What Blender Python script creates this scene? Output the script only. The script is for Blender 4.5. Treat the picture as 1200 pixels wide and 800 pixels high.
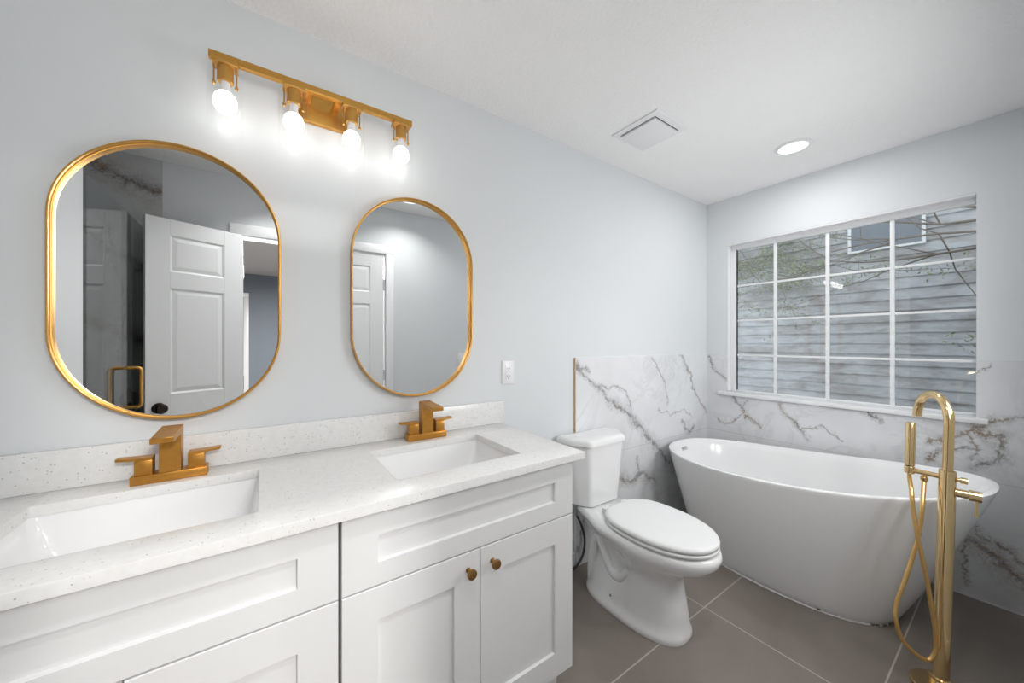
import bpy, bmesh, math, random
from mathutils import Vector, Matrix
PI = math.pi
random.seed(7)
for o in list(bpy.data.objects): bpy.data.objects.remove(o)
SC = bpy.context.scene
COL = SC.collection

# ------------------------------------------------------------------ camera
cam_d = bpy.data.cameras.new('camera')
cam_d.sensor_width = 36.0
cam_d.lens = 419.0 / 1200.0 * 36.0
cam_d.shift_y = 1.0 / 1200.0
cam_d.clip_start = 0.02
cam = bpy.data.objects.new('camera', cam_d); COL.objects.link(cam)
cam.location = (0, -1.509, 1.31)
cam.rotation_euler = (PI / 2, 0, math.radians(55.25 - 90))
SC.camera = cam
SC.view_settings.view_transform = 'Standard'
SC.view_settings.look = 'None'
SC.view_settings.gamma = 1.0
SC.view_settings.use_curve_mapping = False
SC.view_settings.exposure = 1.74

# ------------------------------------------------------------------ light
BULB = 2.2          # emission of the vanity bulbs
SKY = 0.62
FILL_GLOW = 5.7         # emission of the added, unseen fill lamp beyond the doorway
w = bpy.data.worlds.new('sky'); SC.world = w; w.use_nodes = True
bg = w.node_tree.nodes['Background']
bg.inputs[0].default_value = (0.90, 0.95, 1.0, 1); bg.inputs[1].default_value = SKY

def area(name, loc, rot, sx, sy, power, color=(1, 1, 1), shape='RECTANGLE', spread=180):
    d = bpy.data.lights.new(name, 'AREA'); d.shape = shape; d.size = sx
    if shape in ('RECTANGLE', 'ELLIPSE'): d.size_y = sy
    d.energy = power; d.color = color; d.spread = math.radians(spread)
    o = bpy.data.objects.new(name, d); COL.objects.link(o); o.location = loc; o.rotation_euler = rot
    return o
def globe(name, loc, rad, power, color=(1, 1, 1)):
    d = bpy.data.lights.new(name, 'POINT'); d.shadow_soft_size = rad; d.energy = power; d.color = color
    o = bpy.data.objects.new(name, d); COL.objects.link(o); o.location = loc; return o
# added fill lights, then the window-side disc, then the next room's area light
for sx_ in (1.74, 2.12):
    area('rear_fill_light', (sx_, -1.569, 1.36), (math.radians(90), 0, 0), 0.11, 0.42, 1.75, (1, 0.99, 0.98), spread=170)  # unseen fill added along the rear wall
area('recessed_or_fill_light', (0.95, -1.29, 2.425), (0, 0, 0), 0.15, 0.15, 1.0, (1, 0.985, 0.965), 'DISK', spread=130)  # added fill from overhead, out of view
area('recessed_or_fill_light', (0.08, -1.27, 2.425), (0, 0, 0), 0.15, 0.15, 1.0, (1, 0.985, 0.965), 'DISK', spread=110)  # second added overhead fill, also unseen
area('recessed_or_fill_light', (2.511, -0.737, 2.425), (0, 0, 0), 0.13, 0.13, 1.25, (1, 0.99, 0.98), 'DISK')
area('bedroom_area_light', (0.4, -3.6, 2.30), (0, 0, 0), 0.4, 0.4, 42, (1, 0.97, 0.93), 'DISK')  # unseen area light that brightens the next room

# ------------------------------------------------------------------ materials
def nt(name):
    m = bpy.data.materials.new(name); m.use_nodes = True
    t = m.node_tree
    return m, t, t.nodes['Principled BSDF']
def setp(p, col=None, rough=None, metal=None, spec=None, coat=None, coatr=None):
    if col is not None: p.inputs['Base Color'].default_value = (*col, 1)
    if rough is not None: p.inputs['Roughness'].default_value = rough
    if metal is not None: p.inputs['Metallic'].default_value = metal
    if spec is not None: p.inputs['Specular IOR Level'].default_value = spec
    if coat is not None: p.inputs['Coat Weight'].default_value = coat
    if coatr is not None: p.inputs['Coat Roughness'].default_value = coatr
def node(t, typ, **kw):
    n = t.nodes.new(typ)
    for k, v in kw.items(): setattr(n, k, v)
    return n
def ramp(t, fac, stops):
    r = node(t, 'ShaderNodeValToRGB')
    e = r.color_ramp.elements
    e[0].position, e[0].color = stops[0][0], (*stops[0][1], 1)
    e[1].position, e[1].color = stops[1][0], (*stops[1][1], 1)
    for p, c in stops[2:]:
        x = e.new(p); x.color = (*c, 1)
    t.links.new(fac, r.inputs[0]); return r.outputs[0]
def noise(t, scale, detail=4, rough=0.55, vec=None, dist=0.0):
    n = node(t, 'ShaderNodeTexNoise')
    n.inputs['Scale'].default_value = scale; n.inputs['Detail'].default_value = detail
    n.inputs['Roughness'].default_value = rough; n.inputs['Distortion'].default_value = dist
    if vec is None:
        g = node(t, 'ShaderNodeNewGeometry'); vec = g.outputs['Position']
    t.links.new(vec, n.inputs['Vector']); return n
def math_(t, op, a, b=None, clamp=False):
    n = node(t, 'ShaderNodeMath', operation=op); n.use_clamp = clamp
    for i, v in enumerate((a, b)):
        if v is None: continue
        if isinstance(v, (int, float)): n.inputs[i].default_value = v
        else: t.links.new(v, n.inputs[i])
    return n.outputs[0]
def mix(t, fac, a, b):
    n = node(t, 'ShaderNodeMix', data_type='RGBA')
    if isinstance(fac, (int, float)): n.inputs[0].default_value = fac
    else: t.links.new(fac, n.inputs[0])
    for i, v in ((6, a), (7, b)):
        if isinstance(v, tuple): n.inputs[i].default_value = (*v, 1)
        else: t.links.new(v, n.inputs[i])
    return n.outputs[2]
def bump(t, p, h, strength=0.2, dist=0.01):
    b = node(t, 'ShaderNodeBump'); b.inputs['Strength'].default_value = strength
    b.inputs['Distance'].default_value = dist
    t.links.new(h, b.inputs['Height']); t.links.new(b.outputs[0], p.inputs['Normal'])

def simple(name, col, rough, metal=0, var=0.03, scale=8, spec=None, coat=None, bmp=None):
    m, t, p = nt(name); setp(p, col, rough, metal, spec, coat, 0.05 if coat else None)
    n = noise(t, scale, 3)
    a = tuple(max(0, c * (1 - var)) for c in col); b = tuple(min(1, c * (1 + var)) for c in col)
    t.links.new(ramp(t, n.outputs[0], [(0.3, a), (0.7, b)]), p.inputs['Base Color'])
    if bmp:
        n2 = noise(t, bmp[0], 4); bump(t, p, n2.outputs[0], bmp[1], bmp[2])
    return m

M = {}
M['wall'] = simple('wall_paint', (0.715, 0.742, 0.760), 0.55, var=0.006, scale=2, bmp=(180, 0.08, 0.002), spec=0.3)
M['ceiling'] = simple('ceiling_paint', (0.92, 0.92, 0.92), 0.8, var=0.008, scale=3, bmp=(70, 0.5, 0.010), spec=0.2)
M['white_trim'] = simple('white_trim_paint', (0.82, 0.83, 0.84), 0.35, var=0.005)
M['cabinet'] = simple('cabinet_paint', (0.76, 0.765, 0.768), 0.38, var=0.006)
M['cabinet_dark'] = simple('cabinet_inside', (0.10, 0.10, 0.10), 0.7)
M['ceramic'] = simple('white_ceramic', (0.85, 0.855, 0.86), 0.10, var=0.004, coat=0.3)
M['acrylic'] = simple('tub_acrylic', (0.86, 0.865, 0.87), 0.16, var=0.004)
M['plastic'] = simple('white_plastic', (0.83, 0.835, 0.84), 0.3, var=0.004)
M['brass'] = simple('brushed_gold', (0.52, 0.245, 0.045), 0.36, 0.75, var=0.06, scale=60)
M['brass_frame'] = simple('satin_gold', (0.62, 0.33, 0.075), 0.34, 0.85, var=0.04, scale=60)
M['brass_polished'] = simple('polished_gold', (0.80, 0.59, 0.31), 0.13, 1.0, var=0.02, scale=30)
M['brass_hose'] = simple('gold_hose', (0.74, 0.47, 0.18), 0.28, 0.9, var=0.05, scale=300)
M['knob'] = simple('antique_brass', (0.33, 0.18, 0.06), 0.35, 0.9, var=0.08, scale=80)
M['bronze'] = simple('oil_rubbed_bronze', (0.025, 0.018, 0.013), 0.25, 0.8)
M['chrome'] = simple('chrome', (0.72, 0.72, 0.73), 0.15, 1.0)
M['trim_tan'] = simple('tan_tile_edge', (0.62, 0.45, 0.30), 0.4)
M['rubber'] = simple('dark_hose', (0.045, 0.047, 0.05), 0.45)
M['dark_slot'] = simple('dark_slot', (0.12, 0.12, 0.12), 0.6)
M['steel_braid'] = simple('steel_braid', (0.35, 0.35, 0.37), 0.35, 0.8, var=0.3, scale=400)
M['bedroom_wall'] = simple('slate_paint', (0.205, 0.235, 0.275), 0.7, var=0.01)
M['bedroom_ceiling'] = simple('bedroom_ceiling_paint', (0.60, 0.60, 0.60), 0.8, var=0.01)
M['bedroom_floor'] = simple('bedroom_carpet', (0.32, 0.29, 0.26), 0.9, var=0.1, scale=200)
M['leaf'] = simple('leaf_green', (0.22, 0.27, 0.13), 0.5, var=0.3, scale=20)
M['bark'] = simple('twig_bark', (0.22, 0.18, 0.15), 0.8, var=0.2, scale=20)
M['ground'] = simple('outdoor_ground', (0.14, 0.13, 0.09), 0.9, var=0.4, scale=6)
M['caulk'] = simple('caulk', (0.66, 0.66, 0.65), 0.6)
M['grime'] = simple('tub_grime', (0.12, 0.11, 0.10), 0.8)

m, t, p = nt('mirror_glass'); setp(p, (0.92, 0.93, 0.93), 0.0, 1.0)
n = noise(t, 1.5, 1); t.links.new(ramp(t, n.outputs[0], [(0, (0.915, 0.925, 0.925)), (1, (0.925, 0.935, 0.935))]), p.inputs['Base Color'])
M['mirror'] = m

def thin_glass(name, tint, base=0.05, edge=0.75):
    m = bpy.data.materials.new(name); m.use_nodes = True; t = m.node_tree
    t.nodes.remove(t.nodes['Principled BSDF'])
    out = t.nodes['Material Output']
    tr = node(t, 'ShaderNodeBsdfTransparent'); tr.inputs[0].default_value = (*tint, 1)
    gl = node(t, 'ShaderNodeBsdfGlossy'); gl.inputs['Roughness'].default_value = 0.0
    gl.inputs[0].default_value = (1, 1, 1, 1)
    fr = node(t, 'ShaderNodeLayerWeight'); fr.inputs[0].default_value = 0.5
    f = math_(t, 'POWER', fr.outputs['Facing'], 5.0)
    f = math_(t, 'ADD', math_(t, 'MULTIPLY', f, edge), base, True)
    mx = node(t, 'ShaderNodeMixShader')
    t.links.new(f, mx.inputs[0]); t.links.new(tr.outputs[0], mx.inputs[1]); t.links.new(gl.outputs[0], mx.inputs[2])
    t.links.new(mx.outputs[0], out.inputs[0]); return m
M['glass'] = thin_glass('clear_glass', (0.985, 0.99, 0.99), 0.012, 0.5)
M['window_glass'] = thin_glass('window_glass', (0.93, 0.95, 0.95))
M['shower_glass'] = thin_glass('smoked_shower_glass', (0.74, 0.76, 0.76))

m, t, p = nt('lit_bulb'); setp(p, (0.9, 0.9, 0.9), 0.3)
p.inputs['Emission Color'].default_value = (1, 0.955, 0.90, 1); p.inputs['Emission Strength'].default_value = BULB
n = noise(t, 3, 1); t.links.new(ramp(t, n.outputs[0], [(0, (0.88, 0.88, 0.88)), (1, (0.9, 0.9, 0.9))]), p.inputs['Base Color'])
M['bulb'] = m
m, t, p = nt('lit_diffuser'); setp(p, (0.85, 0.85, 0.85), 0.4)
p.inputs['Emission Color'].default_value = (1, 0.985, 0.96, 1); p.inputs['Emission Strength'].default_value = 0.25
M['diffuser'] = m

m, t, p = nt('fill_lamp_glow'); setp(p, (0.85, 0.84, 0.82), 0.6)  # glowing drum of the added fill lamp
p.inputs['Emission Color'].default_value = (1, 0.99, 0.975, 1); p.inputs['Emission Strength'].default_value = FILL_GLOW
M['fill_lamp_shade'] = m

# quartz
m, t, p = nt('white_quartz'); setp(p, rough=0.22)
v = node(t, 'ShaderNodeTexVoronoi'); v.inputs['Scale'].default_value = 150
g = node(t, 'ShaderNodeNewGeometry'); t.links.new(g.outputs['Position'], v.inputs['Vector'])
spk = math_(t, 'LESS_THAN', v.outputs['Distance'], 0.27)
sep = node(t, 'ShaderNodeSeparateColor'); t.links.new(v.outputs['Color'], sep.inputs[0])
pick = math_(t, 'GREATER_THAN', sep.outputs[0], 0.82)
dk = math_(t, 'MULTIPLY', spk, pick)
dk = math_(t, 'MULTIPLY', dk, math_(t, 'ADD', math_(t, 'MULTIPLY', sep.outputs[1], 0.6), 0.15))
n = noise(t, 60, 3)
base = ramp(t, n.outputs[0], [(0.3, (0.76, 0.76, 0.75)), (0.7, (0.81, 0.81, 0.805))])
t.links.new(mix(t, dk, base, (0.36, 0.35, 0.33)), p.inputs['Base Color'])
M['quartz'] = m

# floor tile 1.2 x 0.6
m, t, p = nt('taupe_floor_tile')
g = node(t, 'ShaderNodeNewGeometry'); sx = node(t, 'ShaderNodeSeparateXYZ'); t.links.new(g.outputs['Position'], sx.inputs[0])
def linegrid(c, off, size, half):
    a = math_(t, 'ADD', c, -off + 100 * size)
    a = math_(t, 'MODULO', a, size)
    a = math_(t, 'ADD', a, -size / 2); a = math_(t, 'ABSOLUTE', a)
    return math_(t, 'GREATER_THAN', a, size / 2 - half)
gr = math_(t, 'MAXIMUM', linegrid(sx.outputs[0], 1.79, 1.2, 0.0028), linegrid(sx.outputs[1], -0.598, 0.6, 0.0028))
n1 = noise(t, 1.6, 6, 0.6, dist=0.6); n2 = noise(t, 60, 3)
tc = ramp(t, n1.outputs[0], [(0.3, (0.190, 0.163, 0.140)), (0.7, (0.268, 0.234, 0.208))])
t.links.new(mix(t, gr, tc, (0.48, 0.43, 0.38)), p.inputs['Base Color'])
t.links.new(ramp(t, n1.outputs[0], [(0.2, (0.28,) * 3), (0.8, (0.38,) * 3)]), p.inputs['Roughness'])
bump(t, p, math_(t, 'ADD', math_(t, 'MULTIPLY', gr, -1), math_(t, 'MULTIPLY', n2.outputs[0], 0.05)), 0.15, 0.002)
M['floor'] = m

# marble with drawn veins
def marble(name, segs, plane, seams=(), tone=(0.76, 0.775, 0.795), vein_gain=1.0, vcol=((0.165, 0.150, 0.15), (0.27, 0.185, 0.115))):
    m, t, p = nt(name); setp(p, rough=0.14)
    g = node(t, 'ShaderNodeNewGeometry'); pos = g.outputs['Position']
    nz = noise(t, 8, 8, 0.72)
    off = node(t, 'ShaderNodeVectorMath', operation='SUBTRACT'); t.links.new(nz.outputs['Color'], off.inputs[0]); off.inputs[1].default_value = (0.5,) * 3
    sc = node(t, 'ShaderNodeVectorMath', operation='SCALE'); t.links.new(off.outputs[0], sc.inputs[0]); sc.inputs['Scale'].default_value = 0.17
    ad = node(t, 'ShaderNodeVectorMath', operation='ADD'); t.links.new(pos, ad.inputs[0]); t.links.new(sc.outputs[0], ad.inputs[1])
    msk = node(t, 'ShaderNodeVectorMath', operation='MULTIPLY'); t.links.new(ad.outputs[0], msk.inputs[0])
    msk.inputs[1].default_value = (1, 0, 1) if plane == 'y' else (0, 1, 1)
    P_ = msk.outputs[0]
    cur = None
    for (a, b, wd) in segs:
        A = Vector((a[0], 0, a[1])) if plane == 'y' else Vector((0, a[0], a[1]))
        B = Vector((b[0], 0, b[1])) if plane == 'y' else Vector((0, b[0], b[1]))
        BA = B - A; dd = max(BA.dot(BA), 1e-6)
        s = node(t, 'ShaderNodeVectorMath', operation='SUBTRACT'); t.links.new(P_, s.inputs[0]); s.inputs[1].default_value = A
        d = node(t, 'ShaderNodeVectorMath', operation='DOT_PRODUCT'); t.links.new(s.outputs[0], d.inputs[0]); d.inputs[1].default_value = BA
        h = math_(t, 'MULTIPLY', d.outputs['Value'], 1 / dd, True)
        q = node(t, 'ShaderNodeVectorMath', operation='SCALE'); q.inputs[0].default_value = BA; t.links.new(h, q.inputs['Scale'])
        r = node(t, 'ShaderNodeVectorMath', operation='DISTANCE'); t.links.new(s.outputs[0], r.inputs[0]); t.links.new(q.outputs[0], r.inputs[1])
        x = math_(t, 'MULTIPLY', r.outputs['Value'], 1 / wd)
        cur = x if cur is None else math_(t, 'MINIMUM', cur, x)
    nb = noise(t, 16, 5, 0.7); nb2 = noise(t, 4.5, 3); nf = noise(t, 34, 5, 0.7, dist=1.5)
    # thin dark core lines plus a soft grey body
    core = math_(t, 'SUBTRACT', 1.0, math_(t, 'MULTIPLY', cur, 1.0), True)
    body = math_(t, 'SUBTRACT', 1.0, math_(t, 'MULTIPLY', cur, 0.30), True)
    ridg = math_(t, 'ABSOLUTE', math_(t, 'ADD', nf.outputs[0], -0.5))
    ridg = math_(t, 'SUBTRACT', 1.0, math_(t, 'MULTIPLY', ridg, 14), True)
    bod = math_(t, 'MULTIPLY', body, math_(t, 'ADD', math_(t, 'MULTIPLY', ridg, 0.75), 0.22))
    mod = math_(t, 'ADD', math_(t, 'MULTIPLY', nb.outputs[0], 2.4), -0.62, True)
    fac = math_(t, 'ADD', math_(t, 'MULTIPLY', core, mod), math_(t, 'MULTIPLY', bod, math_(t, 'MULTIPLY', nb.outputs[0], 1.7)), True)
    fac = math_(t, 'MULTIPLY', fac, 0.85 * vein_gain)
    # faint background veining
    n3 = noise(t, 1.7, 7, 0.6, dist=1.6)
    f3 = math_(t, 'SUBTRACT', 1.0, math_(t, 'MULTIPLY', math_(t, 'ABSOLUTE', math_(t, 'ADD', n3.outputs[0], -0.5)), 26), True)
    f3 = math_(t, 'MULTIPLY', f3, math_(t, 'MULTIPLY', nb2.outputs[0], 0.34))
    cl = ramp(t, noise(t, 2.2, 5, 0.6).outputs[0], [(0.3, tuple(c * 0.92 for c in tone)), (0.65, tuple(min(1, c * 1.05) for c in tone))])
    vc = ramp(t, nb2.outputs[0], [(0.40, vcol[0]), (0.60, vcol[1])])
    c = mix(t, f3, cl, (0.36, 0.36, 0.37)); c = mix(t, fac, c, vc)
    sp = node(t, 'ShaderNodeSeparateXYZ'); t.links.new(pos, sp.inputs[0])
    for ax, val in seams:
        k = math_(t, 'ABSOLUTE', math_(t, 'ADD', sp.outputs[ax], -val)); k = math_(t, 'LESS_THAN', k, 0.0016)
        c = mix(t, math_(t, 'MULTIPLY', k, 0.6), c, (0.45, 0.46, 0.47))
    t.links.new(c, p.inputs['Base Color'])
    return m
def poly(pts, w): return [(pts[i], pts[i + 1], w) for i in range(len(pts) - 1)]
#VEINS
vy = []
vy += poly([(1.49, 1.19), (1.56, 1.11), (1.68, 1.03), (1.80, 0.93)], 0.011)
vy += poly([(1.80, 0.93), (1.93, 0.87), (2.05, 0.78), (2.19, 0.66)], 0.016)
vy += poly([(2.19, 0.66), (2.36, 0.50), (2.55, 0.36)], 0.020)
vy += poly([(1.70, 1.03), (1.86, 1.04), (1.96, 0.98), (2.0, 0.88)], 0.006)
vy += poly([(2.24, 1.21), (2.34, 1.08), (2.40, 1.0), (2.42, 0.86)], 0.005)
vy += poly([(2.75, 0.74), (2.62, 0.80), (2.45, 0.78), (2.30, 0.84)], 0.003)
vy += poly([(2.10, 0.42), (2.07, 0.52)], 0.008)
vy += poly([(1.50, 1.20), (1.53, 1.15), (1.60, 1.15)], 0.010)
vy += poly([(2.60, 1.21), (2.73, 1.08), (2.79, 0.93), (2.85, 0.86), (2.97, 0.74)], 0.007)
vy += poly([(1.86, 0.46), (2.0, 0.38), (2.10, 0.42), (2.26, 0.34)], 0.018)
vy += poly([(1.50, 0.45), (1.58, 0.28), (1.52, 0.10)], 0.01)
vy += poly([(2.62, 0.70), (2.70, 0.62), (2.80, 0.66)], 0.008)
vx = []
vx += poly([(-0.035, 1.17), (-0.07, 1.10), (-0.14, 1.03)], 0.008)
vx += poly([(-0.20, 0.92), (-0.27, 0.80), (-0.38, 0.68)], 0.009)
vx += poly([(-0.52, 0.87), (-0.59, 0.77), (-0.66, 0.66)], 0.009)
vx += poly([(-0.95, 0.88), (-1.00, 0.85)], 0.009)
vx += poly([(-1.20, 0.76), (-1.28, 0.78), (-1.34, 0.85), (-1.42, 0.93), (-1.56, 0.97)], 0.010)
vx += poly([(-1.36, 0.87), (-1.43, 0.84), (-1.45, 0.74), (-1.40, 0.70), (-1.36, 0.68)], 0.013)
vx += poly([(-1.20, 0.66), (-1.27, 0.74), (-1.36, 0.76)], 0.008)
vx += poly([(-1.40, 1.18), (-1.37, 1.14)], 0.005)
vx += poly([(-1.31, 0.30), (-1.38, 0.27), (-1.45, 0.20), (-1.56, 0.12)], 0.026)
vx += poly([(-1.42, 0.31), (-1.48, 0.27), (-1.58, 0.20)], 0.012)
vx += poly([(-1.32, 0.25), (-1.325, 0.14), (-1.33, 0.06)], 0.006)
vx += poly([(-1.35, 0.38), (-1.40, 0.30)], 0.009)
vx += poly([(-0.07, 0.72), (-0.14, 0.66), (-0.22, 0.70), (-0.30, 0.86)], 0.004)
vx += poly([(-0.62, 0.72), (-0.74, 0.76), (-0.86, 0.70)], 0.004)
vx += poly([(-1.34, 0.85), (-1.36, 0.78), (-1.33, 0.70)], 0.007)
vr = []
vr += poly([(-0.90, 2.38), (-0.80, 2.35), (-0.68, 2.28), (-0.53, 2.235)], 0.034)
vr += poly([(-0.90, 2.02), (-0.75, 1.86), (-0.60, 1.78), (-0.52, 1.74)], 0.016)
vr += poly([(-0.95, 1.45), (-0.78, 1.42), (-0.62, 1.33), (-0.5, 1.30)], 0.045)
vr += poly([(-0.74, 1.98), (-0.68, 1.60), (-0.70, 1.2)], 0.01)
M['marble_y'] = marble('marble_tile_vanity_side', vy, 'y', [(2, 0.61)], vcol=((0.20, 0.19, 0.20), (0.25, 0.205, 0.19)))
M['marble_x'] = marble('marble_tile_window_side', vx, 'x', [(2, 0.61)])
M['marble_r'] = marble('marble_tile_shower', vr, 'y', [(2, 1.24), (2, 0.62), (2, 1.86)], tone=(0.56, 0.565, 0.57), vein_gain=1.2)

# siding with stains
m, t, p = nt('weathered_siding'); setp(p, rough=0.55)
mp = node(t, 'ShaderNodeMapping'); g = node(t, 'ShaderNodeNewGeometry'); t.links.new(g.outputs['Position'], mp.inputs[0])
mp.inputs['Scale'].default_value = (1, 1.2, 3.2)
na = noise(t, 2.1, 5, 0.6, mp.outputs[0], 0.4); nb = noise(t, 7, 4, 0.6, mp.outputs[0])
c = ramp(t, na.outputs[0], [(0.45, (0.44, 0.45, 0.47)), (0.56, (0.25, 0.225, 0.22))])
c2 = ramp(t, nb.outputs[0], [(0.35, (0.34, 0.34, 0.35)), (0.65, (0.56, 0.58, 0.60))])
t.links.new(mix(t, 0.45, c, c2), p.inputs['Base Color'])
M['siding'] = m

# ------------------------------------------------------------------ mesh helpers
def finish(bm, ang=35, smooth=True):
    bmesh.ops.remove_doubles(bm, verts=bm.verts, dist=1e-6)
    bmesh.ops.recalc_face_normals(bm, faces=bm.faces)
    if smooth:
        for f in bm.faces: f.smooth = True
        for e in bm.edges:
            if len(e.link_faces) == 2 and e.calc_face_angle(0) > math.radians(ang): e.smooth = False
def obj(name, bm, mat, parent=None, ang=35, smooth=True, recalc=True):
    if recalc: finish(bm, ang, smooth)
    me = bpy.data.meshes.new(name); bm.to_mesh(me); bm.free()
    o = bpy.data.objects.new(name, me); COL.objects.link(o)
    mats = mat if isinstance(mat, (list, tuple)) else [mat]
    for k in mats: me.materials.append(M[k])
    if parent is not None:
        o.parent = parent
        o.matrix_parent_inverse = parent.matrix_basis.inverted()
    return o
def thing(name, label, cat, loc=(0, 0, 0), group=None, rotz=0):
    o = bpy.data.objects.new(name, None); COL.objects.link(o)
    o.location = loc; o.rotation_euler = (0, 0, rotz); o['label'] = label; o['category'] = cat
    o.empty_display_size = 0.05
    if group: o['group'] = group
    return o
def tag(o, label, cat, group=None, kind=None):
    o['label'] = label; o['category'] = cat
    if group: o['group'] = group
    if kind: o['kind'] = kind
    return o
def struct(name, bm, mat, parent=None, **k):
    o = obj(name, bm, mat, parent, **k)
    if parent is None: o['kind'] = 'structure'
    return o
def box(bm, x0, x1, y0, y1, z0, z1, bev=0.0, seg=2, mi=0):
    r = bmesh.ops.create_cube(bm, size=1.0)
    vs = r['verts']
    for v in vs:
        v.co = Vector(((x0 + x1) / 2 + v.co.x * (x1 - x0), (y0 + y1) / 2 + v.co.y * (y1 - y0), (z0 + z1) / 2 + v.co.z * (z1 - z0)))
    fs = list({f for v in vs for f in v.link_faces})
    for f in fs: f.material_index = mi
    if bev > 0:
        es = list({e for f in fs for e in f.edges})
        bmesh.ops.bevel(bm, geom=es, offset=bev, segments=seg, profile=0.5, affect='EDGES')
    return vs
def B(*a, **k):
    bm = bmesh.new(); box(bm, *a, **k); return bm
def loft(bm, rings, cap0=True, cap1=True, closed=True):
    R = [[bm.verts.new(p) for p in r] for r in rings]
    n = len(R[0])
    for i in range(len(R) - 1):
        for j in range(n if closed else n - 1):
            k = (j + 1) % n
            bm.faces.new((R[i][j], R[i][k], R[i + 1][k], R[i + 1][j]))
    if cap0: bm.faces.new(list(reversed(R[0])))
    if cap1: bm.faces.new(R[-1])
    return R
def circ(c, r, n=24, axis='z', rot=0):
    out = []
    for i in range(n):
        a = 2 * PI * i / n + rot
        u, v = r * math.cos(a), r * math.sin(a)
        if axis == 'z': out.append(Vector((c[0] + u, c[1] + v, c[2])))
        elif axis == 'y': out.append(Vector((c[0] + u, c[1], c[2] + v)))
        else: out.append(Vector((c[0], c[1] + u, c[2] + v)))
    return out
def lathe(bm, cx, cy, prof, n=32, cap0=True, cap1=True, axis='z', c0=0):
    rings = []
    for r, h in prof:
        if axis == 'z': rings.append(circ((cx, cy, h), r, n))
        elif axis == 'y': rings.append(circ((cx, h, cy), r, n, 'y'))
        else: rings.append(circ((h, cx, cy), r, n, 'x'))
    loft(bm, rings, cap0, cap1)
def spline(pts, sub=8):
    P = [Vector(p) for p in pts]; P = [2 * P[0] - P[1]] + P + [2 * P[-1] - P[-2]]
    out = []
    for i in range(1, len(P) - 2):
        for s in range(sub):
            u = s / sub; a, b, c, d = P[i - 1], P[i], P[i + 1], P[i + 2]
            out.append(0.5 * ((2 * b) + (c - a) * u + (2 * a - 5 * b + 4 * c - d) * u * u + (-a + 3 * b - 3 * c + d) * u ** 3))
    out.append(P[-2]); return out
def tube(bm, pts, r, n=16, caps=True):
    P = [Vector(p) for p in pts]
    rr = r if isinstance(r, (list, tuple)) else [r] * len(P)
    T = [(P[min(i + 1, len(P) - 1)] - P[max(i - 1, 0)]).normalized() for i in range(len(P))]
    up = Vector((0, 0, 1)) if abs(T[0].z) < 0.9 else Vector((1, 0, 0))
    N = (up - T[0] * up.dot(T[0])).normalized(); rings = []
    for i, p in enumerate(P):
        N = (N - T[i] * N.dot(T[i])).normalized(); Bn = T[i].cross(N)
        rings.append([p + (N * math.cos(2 * PI * k / n) + Bn * math.sin(2 * PI * k / n)) * rr[i] for k in range(n)])
    loft(bm, rings, caps, caps)
def rrect(x0, x1, y0, y1, z, r, k=6):
    out = []
    for cx_, cy_, a0 in ((x1 - r, y1 - r, 0), (x0 + r, y1 - r, 90), (x0 + r, y0 + r, 180), (x1 - r, y0 + r, 270)):
        for i in range(k + 1):
            a = math.radians(a0 + 90 * i / k); out.append(Vector((cx_ + r * math.cos(a), cy_ + r * math.sin(a), z)))
    return out
def sgn(v, e): return math.copysign(abs(v) ** e, v)
def sup(cx_, cy_, a, b, z, n=2.4, N=96):
    return [Vector((cx_ + a * sgn(math.cos(2 * PI * i / N), 2 / n), cy_ + b * sgn(math.sin(2 * PI * i / N), 2 / n), z)) for i in range(N)]
def egg(cx_, y0, yf, yb, hw, z, nb=2.6, nf=2.0, N=64):
    out = []
    for i in range(N):
        a = 2 * PI * i / N; c, s = math.cos(a), math.sin(a)
        if s < 0: out.append(Vector((cx_ + hw * sgn(c, 2 / nf), y0 + (y0 - yf) * sgn(s, 2 / nf), z)))
        else: out.append(Vector((cx_ + hw * sgn(c, 2 / nb), y0 + (yb - y0) * sgn(s, 2 / nb), z)))
    return out

# ------------------------------------------------------------------ room shell
XL, XW, YR, H = -0.59, 3.0, -1.59, 2.44
SHX = -1.62                                    # far side of the shower
struct('floor', B(SHX - 0.1, XW + 0.12, YR - 0.055, 0.12, -0.1, 0.0), 'floor')
bm = B(SHX - 0.1, XW + 0.12, YR - 0.11, 0.12, H, H + 0.1)
struct('ceiling', bm, 'ceiling')
struct('wall_back', B(XL - 0.12, XW + 0.12, 0.0, 0.12, 0, H), 'wall')            # the vanity wall
struct('wall_shower_side', B(SHX - 0.1, XL - 0.12, 0.0, 0.12, 0, H), 'marble_r')
struct('wall_left', B(XL - 0.12, XL, -0.65, 0.0, 0, H), 'wall')
struct('wall_shower_end', B(SHX - 0.1, SHX, YR, 0.0, 0, H), 'marble_r')
# window wall: opening y -0.16..-1.36, z 0.92..2.077
bm = bmesh.new()
box(bm, XW, XW + 0.12, -0.16, 0.0, 0, H)
box(bm, XW, XW + 0.052, YR - 0.11, -1.36, 0, H)
box(bm, XW + 0.052, XW + 0.12, YR - 0.11, -1.40, 0, H)
box(bm, XW, XW + 0.12, -1.36, -0.16, 0, 0.90)
box(bm, XW, XW + 0.12, -1.36, -0.16, 2.077, H)
struct('wall_window', bm, 'wall', recalc=False)
# rear wall with the double doorway x -0.124..0.83
DX0, DX1, DZ = -0.124, 0.835, 2.045
bm = bmesh.new()
box(bm, -0.52, DX0, YR - 0.11, YR, 0, H)
box(bm, DX1, XW, YR - 0.11, YR, 0, H)
box(bm, DX0, DX1, YR - 0.11, YR, DZ, H)
struct('wall_rear', bm, 'wall', recalc=False)
struct('wall_shower_rear', B(SHX - 0.1, -0.52, YR - 0.11, YR + 0.008, 0, H), 'marble_r')
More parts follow.
